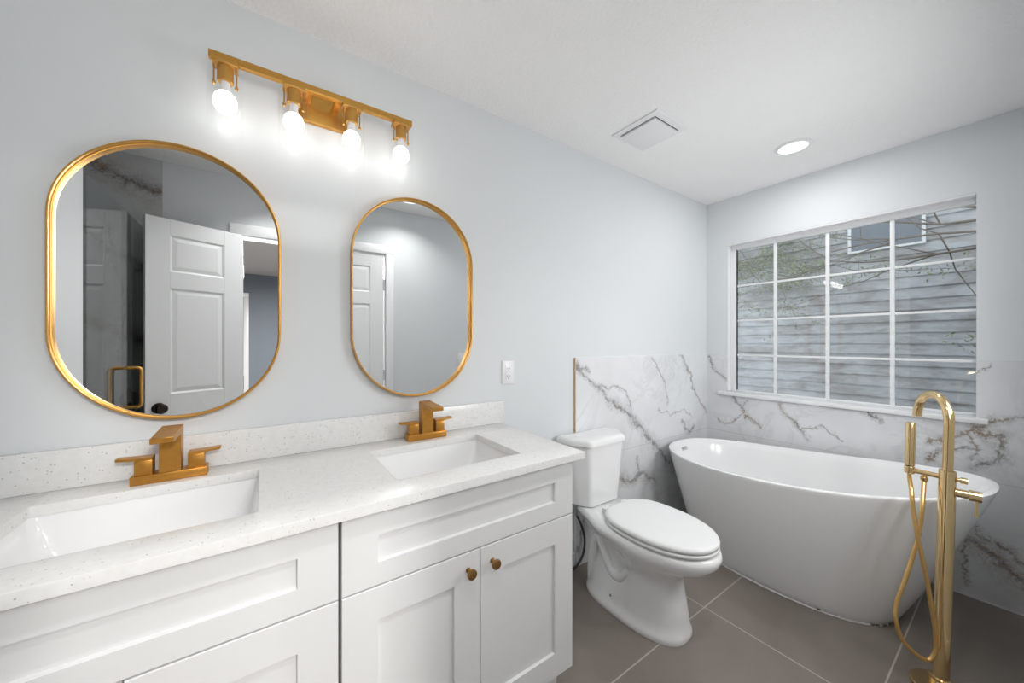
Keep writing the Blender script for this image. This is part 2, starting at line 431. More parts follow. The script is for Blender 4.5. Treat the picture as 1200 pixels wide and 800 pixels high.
# tile wainscot
struct('trim_1', B(1.492, XW, -0.010, 0.0, 0, 1.218), 'marble_y')
struct('trim_2', B(1.486, 1.4915, -0.012, 0.0, 0.45, 1.22), 'trim_tan')
bm = bmesh.new()
box(bm, XW - 0.010, XW, -0.16, -0.010, 0, 1.218)
box(bm, XW - 0.010, XW, YR, -1.36, 0, 1.218)
box(bm, XW - 0.010, XW, -1.36, -0.16, 0, 0.897)
struct('trim_3', bm, 'marble_x', recalc=False)
struct('trim_4', B(XW - 0.014, XW - 0.0101, YR, -0.0101, 0.0, 0.004), 'caulk')
# baseboards, as far as they can be seen
struct('baseboard_back', B(0.98, 1.486, -0.014, 0.0, 0, 0.09, bev=0.003), 'white_trim')
bm = bmesh.new(); box(bm, 0.90, XW - 0.02, YR, YR + 0.014, 0, 0.09, bev=0.003); box(bm, -0.50, -0.195, YR, YR + 0.014, 0, 0.09, bev=0.003)
struct('baseboard_rear', bm, 'white_trim')

# window
win = bpy.data.objects.new('window_1', None); COL.objects.link(win); win.location = (XW + 0.05, -0.76, 0.92); win['kind'] = 'structure'
bm = bmesh.new()     # painted lining of the opening
box(bm, XW + 0.002, XW + 0.055, -0.165, -0.1605, 0.93, 2.073)
box(bm, XW + 0.002, XW + 0.055, -1.358, -0.165, 2.068, 2.0765)
obj('window_lining', bm, 'white_trim', win)
gx = XW + 0.07
G0, G1, GZ0, GZ1 = -0.204, -1.357, 0.938, 2.035
bm = bmesh.new()
box(bm, gx - 0.015, gx + 0.012, G0, -0.162, 0.925, 2.07, bev=0.003)
box(bm, gx - 0.015, gx + 0.012, -1.398, G1 - 0.003, 0.925, 2.07, bev=0.003)
box(bm, gx - 0.015, gx + 0.012, G1 - 0.003, G0, GZ1, 2.07, bev=0.003)
box(bm, gx - 0.015, gx + 0.012, G1 - 0.003, G0, 0.925, GZ0, bev=0.003)
obj('window_frame', bm, 'white_trim', win)
for yy in (-0.461, -0.755, -1.052):
    obj('muntin', B(gx - 0.009, gx + 0.004, yy - 0.010, yy + 0.010, GZ0, GZ1, bev=0.002), 'white_trim', win)
for zz in (1.752, 1.480, 1.210):
    obj('muntin', B(gx - 0.007, gx + 0.004, G1, G0, zz - 0.007, zz + 0.007, bev=0.002), 'white_trim', win)
obj('window_pane', B(gx + 0.006, gx + 0.010, G1, G0, GZ0, GZ1), 'window_glass', win)
bm = bmesh.new(); box(bm, 2.957, 2.9995, -1.398, -0.105, 0.898, 0.925, bev=0.004); box(bm, 2.99, gx - 0.014, -1.3585, -0.1615, 0.9005, 0.925, bev=0.001)
obj('window_sill', bm, 'white_trim', win)

# ------------------------------------------------------------------ doors
def door_leaf(width, height, thick=0.035):
    """leaf from x 0..width, y -thick/2..thick/2, three raised panels both sides"""
    bm = bmesh.new(); st = 0.105; core = 0.010
    rails = [(0.0, 0.23), (0.86, 1.0), (1.62, 1.715), (1.93, height)]
    box(bm, 0, st, -thick / 2, thick / 2, 0, height, bev=0.002)
    box(bm, width - st, width, -thick / 2, thick / 2, 0, height, bev=0.002)
    for a, b in rails: box(bm, st, width - st, -thick / 2, thick / 2, a, b)
    box(bm, st - 0.001, width - st + 0.001, -core, core, 0.2, height - 0.05)
    for a, b in ((0.23, 0.86), (1.0, 1.62), (1.715, 1.93)):
        for s in (-1, 1):
            # sloped raised field
            x0, x1, z0, z1 = st + 0.012, width - st - 0.012, a + 0.012, b - 0.012
            r0 = [Vector((x0, s * core, z0)), Vector((x1, s * core, z0)), Vector((x1, s * core, z1)), Vector((x0, s * core, z1))]
            i = 0.022; r1 = [Vector((x0 + i, s * (thick / 2 - 0.002), z0 + i)), Vector((x1 - i, s * (thick / 2 - 0.002), z0 + i)), Vector((x1 - i, s * (thick / 2 - 0.002), z1 - i)), Vector((x0 + i, s * (thick / 2 - 0.002), z1 - i))]
            loft(bm, [r0, r1], True, True)
            # sticking moulding around the opening
            X0, X1, Z0, Z1 = st, width - st, a, b
            q0 = [Vector((X0, s * thick / 2, Z0)), Vector((X1, s * thick / 2, Z0)), Vector((X1, s * thick / 2, Z1)), Vector((X0, s * thick / 2, Z1))]
            j = 0.010; q1 = [Vector((X0 + j, s * core, Z0 + j)), Vector((X1 - j, s * core, Z0 + j)), Vector((X1 - j, s * core, Z1 - j)), Vector((X0 + j, s * core, Z1 - j))]
            loft(bm, [q0, q1], False, False)
    return bm
def knob_mesh(s=-1, y0=-0.0175):
    bm = bmesh.new()
    prof = [(0.030, 0.0), (0.031, 0.004), (0.026, 0.010), (0.012, 0.013), (0.010, 0.030), (0.018, 0.036), (0.027, 0.046), (0.028, 0.054), (0.022, 0.063), (0.008, 0.066)]
    lathe(bm, 0, 0, [(r, y0 + s * h) for r, h in prof], 24, axis='y')
    return bm
# open leaf, hinged at the left jamb
ang = math.atan2(-1.335 + 1.535, -0.566 + 0.124)
d1 = bpy.data.objects.new('door_1', None); COL.objects.link(d1); d1['kind'] = 'structure'
d1.location = (-0.122, -1.540, 0.008); d1.rotation_euler = (0, 0, ang)
def put_child(name, bm, mat, par, **k):
    o = obj(name, bm, mat, None, **k); o.parent = par; return o
W = 0.474
put_child('door_leaf', door_leaf(W, 2.022), 'white_trim', d1, smooth=False)
bm = knob_mesh(-1); 
for v in bm.verts: v.co.x += W - 0.055; v.co.z += 0.925
kn = put_child('door_knob', bm, 'bronze', d1)
bm = knob_mesh(1, 0.0175)
for v in bm.verts: v.co.x += W - 0.055; v.co.z += 0.925
put_child('door_knob', bm, 'bronze', d1)
put_child('latch_plate', B(W - 0.0005, W + 0.0015, -0.011, 0.011, 0.87, 0.97), 'chrome', d1)
for z in (0.2, 1.03, 1.78):
    bm = bmesh.new(); lathe(bm, 0.0, -0.0, [(0.005, z - 0.045), (0.005, z + 0.045)], 12)
    for v in bm.verts: v.co.x -= 0.006
    put_child('hinge', bm, 'chrome', d1)
# closed leaf
d2 = bpy.data.objects.new('door_2', None); COL.objects.link(d2); d2['kind'] = 'structure'
d2.location = (DX1 - 0.006 - W, YR - 0.020, 0.008)
put_child('door_leaf', door_leaf(W - 0.006, 2.022), 'white_trim', d2, smooth=False)
for z in (0.2, 1.03, 1.78):
    bm = bmesh.new(); lathe(bm, W - 0.002, 0.024, [(0.006, z - 0.045), (0.006, z + 0.045)], 12)
    put_child('hinge', bm, 'chrome', d2)
# casing and jamb
bm = bmesh.new()
box(bm, DX0 - 0.068, DX0 - 0.004, YR, YR + 0.017, 0, DZ + 0.004, bev=0.004)
box(bm, DX1 + 0.004, DX1 + 0.068, YR, YR + 0.017, 0, DZ + 0.004, bev=0.004)
box(bm, DX0 - 0.068, DX1 + 0.068, YR, YR + 0.017, DZ + 0.004, DZ + 0.072, bev=0.004)
struct('trim_5', bm, 'white_trim')
bm = bmesh.new()
box(bm, DX0, DX0 + 0.002, YR - 0.11, YR, 0, DZ); box(bm, DX1 - 0.002, DX1, YR - 0.11, YR, 0, DZ)
box(bm, DX0, DX1, YR - 0.11, YR, DZ - 0.006, DZ)
struct('trim_6', bm, 'white_trim')

# next room, seen through the doorway in the mirror
BY = -5.85
struct('floor_bedroom', B(-2.2, 3.2, BY, YR - 0.055, -0.1, -0.002), 'bedroom_floor')
struct('ceiling_bedroom', B(-2.2, 3.2, BY, YR - 0.11, H, H + 0.1), 'bedroom_ceiling')
struct('wall_bedroom_far', B(-2.2, 3.2, BY - 0.1, BY, 0, H), 'bedroom_wall')
struct('wall_bedroom_left', B(-2.3, -2.2, BY, YR - 0.11, 0, H), 'bedroom_wall')
struct('wall_bedroom_right', B(3.2, 3.3, BY, YR - 0.11, 0, H), 'bedroom_wall')
bm = bmesh.new(); box(bm, -2.2, DX0, YR - 0.118, YR - 0.11, 0, H); box(bm, DX1, 3.2, YR - 0.118, YR - 0.11, 0, H); box(bm, DX0, DX1, YR - 0.118, YR - 0.11, DZ, H)
struct('wall_bedroom_near', bm, 'bedroom_wall', recalc=False)
d3 = bpy.data.objects.new('door_3', None); COL.objects.link(d3); d3['kind'] = 'structure'; d3.location = (-0.98, BY + 0.03, 0.008)
put_child('door_leaf', door_leaf(0.70, 2.03), 'white_trim', d3, smooth=False)
bm = bmesh.new()
box(bm, -0.275, -0.205, BY, BY + 0.045, 0, 2.05, bev=0.004); box(bm, -1.06, -0.99, BY, BY + 0.045, 0, 2.05, bev=0.004); box(bm, -1.06, -0.205, BY, BY + 0.045, 2.05, 2.12, bev=0.004)
struct('trim_7', bm, 'white_trim')

# ------------------------------------------------------------------ vanity cabinets
FY = -0.56
def shaker(bm, x0, x1, z0, z1, y0, st, rt, rb=None):
    """door or drawer front, its face at y0, frame 20 mm, panel sunk 9 mm"""
    rb = rt if rb is None else rb; yb = y0 + 0.019
    # front face as frame + recessed panel, one closed mesh
    outer = [(x0, z0), (x1, z0), (x1, z1), (x0, z1)]
    inner = [(x0 + st, z0 + rb), (x1 - st, z0 + rb), (x1 - st, z1 - rt), (x0 + st, z1 - rt)]
    rings = [[Vector((a, yb, b)) for a, b in outer]]
    e = 0.0015
    rings.append([Vector((a, y0 + e, b)) for a, b in outer])
    sx = [(x0 + e, z0 + e), (x1 - e, z0 + e), (x1 - e, z1 - e), (x0 + e, z1 - e)]
    rings.append([Vector((a, y0, b)) for a, b in sx])
    rings.append([Vector((a, y0, b)) for a, b in inner])
    g = 0.0025
    inn = [(inner[0][0] + g, inner[0][1] + g), (inner[1][0] - g, inner[1][1] + g), (inner[2][0] - g, inner[2][1] - g), (inner[3][0] + g, inner[3][1] - g)]
    rings.append([Vector((a, y0 + 0.009, b)) for a, b in inn])
    loft(bm, rings, True, True)
def cab_knob():
    bm = bmesh.new()
    lathe(bm, 0, 0, [(0.008, 0.0), (0.006, -0.004), (0.005, -0.016), (0.009, -0.019), (0.0145, -0.022), (0.0155, -0.026), (0.014, -0.030), (0.006, -0.0325)], 24, axis='y')
    return bm
def vanity(x0, x1, label):
    xm = (x0 + x1) / 2
    t = thing('vanity_cabinet', label, 'cabinet', (xm, -0.30, 0), 'white vanity cabinets under the quartz top')
    bm = bmesh.new()
    zb, zt = 0.122, 0.885; yb = -0.012; yf = FY + 0.021
    box(bm, x0 + 0.001, x0 + 0.018, yf, yb, zb, zt); box(bm, x1 - 0.018, x1 - 0.001, yf, yb, zb, zt)
    box(bm, x0 + 0.018, x1 - 0.018, yf, yb, zb, zb + 0.018)
    box(bm, x0 + 0.018, x1 - 0.018, yb - 0.008, yb, zb + 0.018, zt)
    box(bm, x0 + 0.018, x1 - 0.018, yf, yf + 0.02, 0.862, zt)
    obj('carcass', bm, 'cabinet', t, recalc=False)
    # dark interior lining directly behind the fronts
    obj('toe_kick', B(x0 + 0.004, x1 - 0.004, -0.475, -0.46, 0.0, zb), 'cabinet', t)
    for sx_ in (x0 + 0.001, x1 - 0.019):
        obj('side_foot', B(sx_, sx_ + 0.018, -0.46, yb, 0.0, zb), 'cabinet', t)
    gap = 0.0022
    bm = bmesh.new(); shaker(bm, x0 + gap, x1 - gap, 0.688, 0.874, FY, 0.085, 0.058); obj('drawer_front', bm, 'cabinet', t, ang=20)
    for s in (-1, 1):
        a, b = (x0 + gap, xm - 0.0015) if s < 0 else (xm + 0.0015, x1 - gap)
        bm = bmesh.new(); shaker(bm, a, b, 0.127, 0.684, FY, 0.085, 0.085); d = obj('door', bm, 'cabinet', t, ang=20)
        bm = cab_knob()
        for v in bm.verts: v.co += Vector((xm + s * 0.042, FY, 0.632))
        obj('knob', bm, 'knob', d)
    return t
vanity(-0.578, 0.150, 'white shaker vanity cabinet at the left edge of the photo')
vanity(0.153, 0.930, 'white shaker vanity cabinet beside the toilet, with two brass knobs showing')

# ------------------------------------------------------------------ countertop with two sink cut-outs
ZC = 0.912
CX0, CX1 = XL + 0.002, 0.962
holes = [(-0.467, -0.012, -0.478, -0.133), (0.318, 0.758, -0.470, -0.140)]
ct = thing('countertop', 'long white speckled quartz countertop with backsplash and two sink cut-outs', 'countertop', (0.19, -0.3, ZC - 0.026))
bm = bmesh.new()
xs = sorted({CX0, CX1, *[h[0] for h in holes], *[h[1] for h in holes]}); ys = sorted({-0.586, -0.003, *[h[2] for h in holes], *[h[3] for h in holes]})
V = {(i, j): bm.verts.new((x, y, ZC - 0.026)) for i, x in enumerate(xs) for j, y in enumerate(ys)}
keep = []
for i in range(len(xs) - 1):
    for j in range(len(ys) - 1):
        mx_, my_ = (xs[i] + xs[i + 1]) / 2, (ys[j] + ys[j + 1]) / 2
        if any(h[0] < mx_ < h[1] and h[2] < my_ < h[3] for h in holes): continue
        keep.append(bm.faces.new((V[i, j], V[i + 1, j], V[i + 1, j + 1], V[i, j + 1])))
r = bmesh.ops.extrude_face_region(bm, geom=keep)
for v in [g_ for g_ in r['geom'] if isinstance(g_, bmesh.types.BMVert)]: v.co.z += 0.026
bmesh.ops.delete(bm, geom=[v for v in bm.verts if not v.link_faces], context='VERTS')
bmesh.ops.recalc_face_normals(bm, faces=bm.faces)
vert_e = [e for e in bm.edges if abs(e.verts[0].co.z - e.verts[1].co.z) > 0.02 and any(h[0] - 1e-4 < e.verts[0].co.x < h[1] + 1e-4 and h[2] - 1e-4 < e.verts[0].co.y < h[3] + 1e-4 for h in holes) and len(e.link_faces) == 2 and e.calc_face_angle(0) > 1]
bmesh.ops.bevel(bm, geom=vert_e, offset=0.010, segments=4, profile=0.5, affect='EDGES')
top_e = [e for e in bm.edges if len(e.link_faces) == 2 and e.calc_face_angle(0) > 1.2 and abs(e.verts[0].co.z - ZC) < 1e-4 and abs(e.verts[1].co.z - ZC) < 1e-4]
bmesh.ops.bevel(bm, geom=top_e, offset=0.0018, segments=2, profile=0.5, affect='EDGES')
obj('countertop_slab', bm, 'quartz', ct)
obj('backsplash', B(CX0, 0.984, -0.021, -0.002, ZC, 1.019, bev=0.0015), 'quartz', ct)

# ------------------------------------------------------------------ sinks
def sink(h, label):
    x0, x1, y0, y1 = h; t = thing('undermount_sink', label, 'sink', ((x0 + x1) / 2, (y0 + y1) / 2, ZC - 0.16), 'undermount sinks in the quartz top')
    z = ZC - 0.0265; bm = bmesh.new(); e = 0.003; o = 0.016
    A = lambda d, zz, r: rrect(x0 + d, x1 - d, y0 + d, y1 - d, zz, r)
    rings = [A(-o, z - 0.012, 0.03), A(-o, z, 0.03), A(-e, z, 0.02), A(0.000, z - 0.004, 0.02), A(0.012, z - 0.05, 0.028), A(0.030, z - 0.105, 0.04), A(0.055, z - 0.125, 0.05), A(0.10, z - 0.131, 0.05), A(0.145, z - 0.134, 0.02),
             A(0.145, z - 0.146, 0.02), A(0.08, z - 0.143, 0.05), A(0.018, z - 0.12, 0.04), A(0.0, z - 0.05, 0.03)]
    R = loft(bm, rings, False, False)
    n = len(R[0])
    for j in range(n): k = (j + 1) % n; bm.faces.new((R[-1][j], R[-1][k], R[0][k], R[0][j]))
    bm.faces.new(R[8]); bm.faces.new(list(reversed(R[9])))
    obj('basin', bm, 'ceramic', t)
    bm = bmesh.new(); lathe(bm, (x0 + x1) / 2, (y0 + y1) / 2, [(0.022, z - 0.134), (0.022, z - 0.131), (0.018, z - 0.130), (0.012, z - 0.126)], 24)
    obj('drain', bm, 'brass', t)
    return t
sink(holes[0], 'white rectangular undermount sink in front of the faucet under the left mirror')
sink(holes[1], 'white rectangular undermount sink nearer the toilet, on the right')

# ------------------------------------------------------------------ basin faucets
def faucet(cx_, label):
    t = thing('bathroom_faucet', label, 'faucet', (cx_, -0.082, ZC), 'gold centerset faucets on the countertop')
    y = -0.080; z = ZC + 0.0005
    obj('base', B(cx_ - 0.082, cx_ + 0.082, y - 0.024, y + 0.024, z, z + 0.025, bev=0.0015), 'brass', t)
    # spout: upright block, flat plate that reaches over the basin
    bm = bmesh.new(); zz = z + 0.025; hw = 0.0235
    prof = [(y + 0.020, zz), (y - 0.022, zz), (y - 0.022, z + 0.130), (y - 0.124, z + 0.130), (y - 0.126, z + 0.145), (y + 0.020, z + 0.152)]
    r0 = [Vector((cx_ - hw, a, b)) for a, b in prof]; r1 = [Vector((cx_ + hw, a, b)) for a, b in prof]
    loft(bm, [r0, r1]); finish(bm)
    bmesh.ops.bevel(bm, geom=[e for e in bm.edges], offset=0.0012, segments=2, profile=0.5, affect='EDGES')
    obj('spout', bm, 'brass', t)
    for s in (-1, 1):
        bm = bmesh.new()
        a = cx_ + s * 0.056
        box(bm, a - 0.0185, a + 0.0185, y - 0.0185, y + 0.0185, z + 0.025, z + 0.066, bev=0.0012)
        # flat lever, tapering slightly outward
        x_in, x_out = a - s * 0.0185, cx_ + s * 0.112
        rr = []
        for u, hw_, zl in ((0, 0.0185, 0.0), (0.5, 0.0165, 0.001), (1, 0.013, 0.004)):
            xx = x_in + (x_out - x_in) * u
            rr.append([Vector((xx, y - hw_, z + 0.066 + zl)), Vector((xx, y + hw_, z + 0.066 + zl)), Vector((xx, y + hw_, z + 0.073 + zl)), Vector((xx, y - hw_, z + 0.073 + zl))])
        loft(bm, rr)
        obj('handle', bm, 'brass', t)
    return t
faucet(-0.222, 'gold square two-handle faucet under the left mirror')
faucet(0.555, 'gold square two-handle faucet under the right mirror')

# ------------------------------------------------------------------ mirrors
def stadium(cx_, cz, w_, h_, y, off=0, k=32):
    r = w_ / 2 - off; s = (h_ - w_) / 2; out = []
    for i in range(k + 1): a = PI * i / k; out.append(Vector((cx_ + r * math.cos(a), y, cz + s + r * math.sin(a))))
    for i in range(k + 1): a = PI + PI * i / k; out.append(Vector((cx_ + r * math.cos(a), y, cz - s + r * math.sin(a))))
    return out
def mirror(cx_, cz, w_, h_, label):
    t = thing('wall_mirror', label, 'mirror', (cx_, -0.002, cz), 'gold framed mirrors over the vanity')
    bm = bmesh.new(); st = lambda off, y: stadium(cx_, cz, w_, h_, y, off)
    rings = [st(0, -0.002), st(0, -0.0335), st(0.0015, -0.035), st(0.0035, -0.035), st(0.0045, -0.034), st(0.0045, -0.020), st(0.0070, -0.0195), st(0.0075, -0.019), st(0.0075, -0.0125), st(0.0075, -0.002)]
    R = loft(bm, rings, False, False); n = len(R[0])
    for j in range(n): k = (j + 1) % n; bm.faces.new((R[-1][j], R[-1][k], R[0][k], R[0][j]))
    obj('frame', bm, 'brass_frame', t)
    bm = bmesh.new(); loft(bm, [st(0.0078, -0.006), st(0.0078, -0.012)]); obj('mirror_glass', bm, 'mirror', t, ang=30)
    return t
mirror(-0.213, 1.496, 0.522, 0.838, 'gold framed pill-shaped mirror on the left, reflecting the open white door')
mirror(0.538, 1.500, 0.524, 0.838, 'gold framed pill-shaped mirror on the right, nearer the outlet')

# ------------------------------------------------------------------ vanity light bar
LX0, LX1, LYB = -0.138, 0.487, -0.098
t = thing('vanity_light', 'gold four-bulb light bar with clear glass shades above the mirrors', 'light fixture', (0.175, -0.002, 2.17))
obj('light_bar', B(LX0, LX1, LYB - 0.010, LYB + 0.010, 2.172, 2.194, bev=0.0015), 'brass_frame', t)
obj('wall_plate', B(0.088, 0.262, -0.024, -0.002, 2.112, 2.232, bev=0.002), 'brass_frame', t)
for xx in (0.13, 0.22): obj('bracket', B(xx - 0.010, xx + 0.010, LYB + 0.010, -0.024, 2.174, 2.192, bev=0.001), 'brass_frame', t)
for xx in (-0.098, 0.083, 0.264, 0.445):
    bm = bmesh.new()
    box(bm, xx - 0.032, xx + 0.032, LYB - 0.024, LYB + 0.024, 2.157, 2.172, bev=0.0015)
    lathe(bm, xx, LYB, [(0.0205, 2.157), (0.0205, 2.112), (0.019, 2.110), (0.015, 2.110)], 24)
    so = obj('lamp_socket', bm, 'brass_frame', t)
    for s in (-1, 1):
        bm = bmesh.new(); lathe(bm, xx + s * 0.0275, LYB, [(0.0022, 2.158), (0.0022, 2.108), (0.0042, 2.106), (0.0050, 2.102), (0.0042, 2.098), (0.0012, 2.096)], 12)
        obj('retaining_screw', bm, 'brass_frame', so)
    bm = bmesh.new(); lathe(bm, xx, LYB, [(0.0125, 2.112), (0.0125, 2.098), (0.0135, 2.086), (0.017, 2.078)], 24)
    obj('bulb_neck', bm, 'plastic', so)
    bm = bmesh.new(); lathe(bm, xx, LYB, [(0.010, 2.080), (0.0185, 2.077), (0.026, 2.068), (0.0295, 2.056), (0.030, 2.048), (0.0285, 2.036), (0.023, 2.025), (0.013, 2.018), (0.003, 2.0165)], 32)
    obj('bulb', bm, 'bulb', so)
    bm = bmesh.new(); lathe(bm, xx, LYB, [(0.022, 2.1545), (0.040, 2.1535), (0.0445, 2.148), (0.0450, 2.14), (0.0450, 1.958), (0.0440, 1.956)], 40, False, False)
    obj('glass_shade', bm, 'glass', so)

# ------------------------------------------------------------------ outlet, switch
def wallplate(name, label, cat, cx_, cz, y, s, kind):
    t = thing(name, label, cat, (cx_, y, cz))
    obj('cover_plate', B(cx_ - 0.036, cx_ + 0.036, min(y, y + s * 0.006), max(y, y + s * 0.006), cz - 0.059, cz + 0.059, bev=0.002), 'plastic', t)
    yo = y + s * 0.006
    if kind == 'outlet':
        bm = B(cx_ - 0.0165, cx_ + 0.0165, min(yo, yo + s * 0.0015), max(yo, yo + s * 0.0015), cz - 0.034, cz + 0.034, bev=0.0006)
        r_ = obj('receptacle', bm, 'plastic', t); ys_ = yo + s * 0.0015
        for dz in (-0.019, 0.019):
            bm = bmesh.new()
            for dx in (-0.006, 0.006): box(bm, cx_ + dx - 0.0012, cx_ + dx + 0.0012, min(ys_, ys_ + s * 0.0006), max(ys_, ys_ + s * 0.0006), cz + dz - 0.004, cz + dz + 0.005)
            lathe(bm, cx_, cz + dz - 0.010, [(0.0025, ys_), (0.0025, ys_ + s * 0.0006)], 10, axis='y')
            obj('socket_slots', bm, 'dark_slot', r_)
    else:
        obj('rocker', B(cx_ - 0.016, cx_ + 0.016, min(yo, yo + s * 0.004), max(yo, yo + s * 0.004), cz - 0.033, cz + 0.033, bev=0.001), 'plastic', t)
wallplate('wall_outlet', 'white electrical outlet on the wall right of the right mirror', 'outlet', 1.019, 1.158, -0.0005, -1, 'outlet')
wallplate('light_switch', 'white light switch on the rear wall, seen only in the right mirror', 'switch', 1.54, 1.15, YR + 0.0005, 1, 'switch')

# ------------------------------------------------------------------ ceiling vent and discs
t = thing('ceiling_vent', 'white square exhaust vent cover on the ceiling', 'vent', (1.696, -0.353, H))
bm = bmesh.new()
def sq(cx_, cy_, a, z): return [Vector((cx_ - a, cy_ - a, z)), Vector((cx_ + a, cy_ - a, z)), Vector((cx_ + a, cy_ + a, z)), Vector((cx_ - a, cy_ + a, z))]
R = loft(bm, [sq(1.696, -0.353, 0.137, H - 0.0005), sq(1.696, -0.353, 0.134, H - 0.006), sq(1.696, -0.353, 0.106, H - 0.010), sq(1.696, -0.353, 0.106, H - 0.0005)], False, False)
obj('vent_frame', bm, 'white_trim', t)
obj('vent_recess', B(1.592, 1.800, -0.457, -0.249, H - 0.0015, H - 0.0004), 'dark_slot', t)
obj('vent_panel', B(1.596, 1.796, -0.453, -0.253, H - 0.020, H - 0.008, bev=0.002), 'white_trim', t)
for sx_ in (-1, 1):
    for sy_ in (-1, 1): obj('vent_clip', B(1.696 + sx_ * 0.08 - 0.004, 1.696 + sx_ * 0.08 + 0.004, -0.353 + sy_ * 0.08 - 0.004, -0.353 + sy_ * 0.08 + 0.004, H - 0.008, H - 0.0015), 'white_trim', t)
t = thing('recessed_or_fill_disc', 'round flat white recessed light on the ceiling near the window', 'ceiling light', (2.511, -0.737, H))
bm = bmesh.new(); lathe(bm, 2.511, -0.737, [(0.086, H - 0.0005), (0.086, H - 0.004), (0.078, H - 0.008), (0.070, H - 0.008), (0.070, H - 0.005)], 48, False, False); obj('trim_ring', bm, 'white_trim', t)
bm = bmesh.new(); lathe(bm, 2.511, -0.737, [(0.070, H - 0.0055), (0.070, H - 0.0065)], 48); obj('diffuser', bm, 'diffuser', t)
for lx_, ly_, lb in ((0.08, -1.27, 'added round fill light in the ceiling over the open half of the doorway'), (0.95, -1.29, 'added round fill light in the ceiling beside the closed door leaf')):  # unseen ceiling discs added to fill the room with light
    t = thing('recessed_or_fill_disc', lb, 'ceiling light', (lx_, ly_, H))
    bm = bmesh.new(); lathe(bm, lx_, ly_, [(0.096, H - 0.0005), (0.096, H - 0.004), (0.088, H - 0.008), (0.080, H - 0.008), (0.080, H - 0.005)], 48, False, False); obj('trim_ring', bm, 'white_trim', t)
    bm = bmesh.new(); lathe(bm, lx_, ly_, [(0.080, H - 0.0055), (0.080, H - 0.0065)], 48); obj('diffuser', bm, 'diffuser', t)
for sx_, lb in ((1.74, 'added upright fill light panel on the rear wall, the one nearer the light switch'), (2.12, 'added upright fill light panel on the rear wall, the one nearer the window')):  # out-of-view panels added to brighten the room from behind
    t = thing('rear_fill_panel', lb, 'fill light', (sx_, YR, 1.36), 'added fill panels on the rear wall')
    obj('wall_plate', B(sx_ - 0.035, sx_ + 0.035, YR + 0.0005, YR + 0.0039, 1.28, 1.44), 'white_trim', t)
    obj('panel_body', B(sx_ - 0.065, sx_ + 0.065, YR + 0.004, YR + 0.0145, 1.14, 1.58, bev=0.002), 'white_trim', t)
    obj('diffuser', B(sx_ - 0.058, sx_ + 0.058, YR + 0.0146, YR + 0.0185, 1.147, 1.573, bev=0.001), 'diffuser', t)

t = thing('doorway_fill_lamp', 'added white fill lamp with a tall glowing drum just beyond the doorway', 'lamp', (0.27, -1.84, 0))  # unseen lamp added to light the vanity side through the doorway
bm = bmesh.new(); lathe(bm, 0.27, -1.84, [(0.12, -0.0015), (0.12, 0.012), (0.11, 0.02), (0.02, 0.026)], 40); obj('base', bm, 'white_trim', t)
bm = bmesh.new(); lathe(bm, 0.27, -1.84, [(0.010, 0.026), (0.010, 1.54)], 16); obj('pole', bm, 'white_trim', t)
bm = bmesh.new(); lathe(bm, 0.27, -1.84, [(0.098, 1.54), (0.112, 1.545), (0.104, 1.975), (0.09, 1.98)], 40); obj('fill_drum', bm, 'fill_lamp_shade', t)

# ------------------------------------------------------------------ toilet
TX = 1.520
t = thing('toilet', 'white two-piece elongated toilet with closed lid beside the vanity', 'toilet', (TX, -0.4, 0))
bm = bmesh.new()
secs = [  # z, y0(widest), yf, yb, hw, nb, nf
    (0.000, -0.40, -0.662, -0.135, 0.142, 3.2, 2.5), (0.010, -0.40, -0.665, -0.132, 0.145, 3.2, 2.5), (0.028, -0.40, -0.663, -0.134, 0.143, 3.2, 2.5), (0.038, -0.40, -0.658, -0.142, 0.135, 3.2, 2.5),
    (0.075, -0.41, -0.652, -0.150, 0.130, 3.2, 2.5), (0.15, -0.42, -0.640, -0.160, 0.124, 3.0, 2.5), (0.22, -0.43, -0.626, -0.165, 0.120, 3.0, 2.4), (0.262, -0.44, -0.626, -0.160, 0.124, 3.0, 2.2),
    (0.295, -0.45, -0.660, -0.14, 0.140, 2.8, 2.1), (0.328, -0.46, -0.718, -0.10, 0.166, 2.8, 2.1), (0.355, -0.47, -0.762, -0.06, 0.184, 2.8, 2.05), (0.380, -0.47, -0.787, -0.035, 0.195, 3.0, 2.05), (0.405, -0.47, -0.795, -0.03, 0.198, 3.2, 2.05), (0.422, -0.47, -0.790, -0.035, 0.193, 3.2, 2.05), (0.429, -0.47, -0.77, -0.05, 0.178, 3.2, 2.05)]
rings = []
for z, y0, yf, yb, hw, nb, nf in secs:
    r = egg(TX, y0, yf, yb, hw, z, nb, nf, 72)
    if 0.06 < z < 0.40:                       # pull in the flanks behind, leaving room for the trapway relief
        k = math.sin(PI * (z - 0.06) / 0.34)
        for v in r:
            u = min(max((v.y + 0.47) / 0.12, 0), 1); u = u * u * (3 - 2 * u)
            v.x = TX + (v.x - TX) * (1 - 0.40 * k * u)
    # rear deck narrows toward the tank
    if z >= 0.33:
        for v in r:
            u = min(max((v.y + 0.34) / 0.20, 0), 1); u = u * u * (3 - 2 * u)
            v.x = TX + (v.x - TX) * (1 - 0.26 * u)
    rings.append(r)
loft(bm, rings)
for s in (-1, 1):                              # trapway relief on both flanks
    pts = spline([(TX + s * 0.085, -0.50, 0.30), (TX + s * 0.088, -0.45, 0.24), (TX + s * 0.083, -0.38, 0.165), (TX + s * 0.078, -0.32, 0.16), (TX + s * 0.070, -0.27, 0.22), (TX + s * 0.066, -0.22, 0.29), (TX + s * 0.062, -0.185, 0.24), (TX + s * 0.060, -0.165, 0.12), (TX + s * 0.060, -0.165, 0.03)], 8)
    rr = [0.024] * len(pts)
    tube(bm, pts, rr, 20)
bowl = obj('bowl', bm, 'ceramic', t, ang=60)
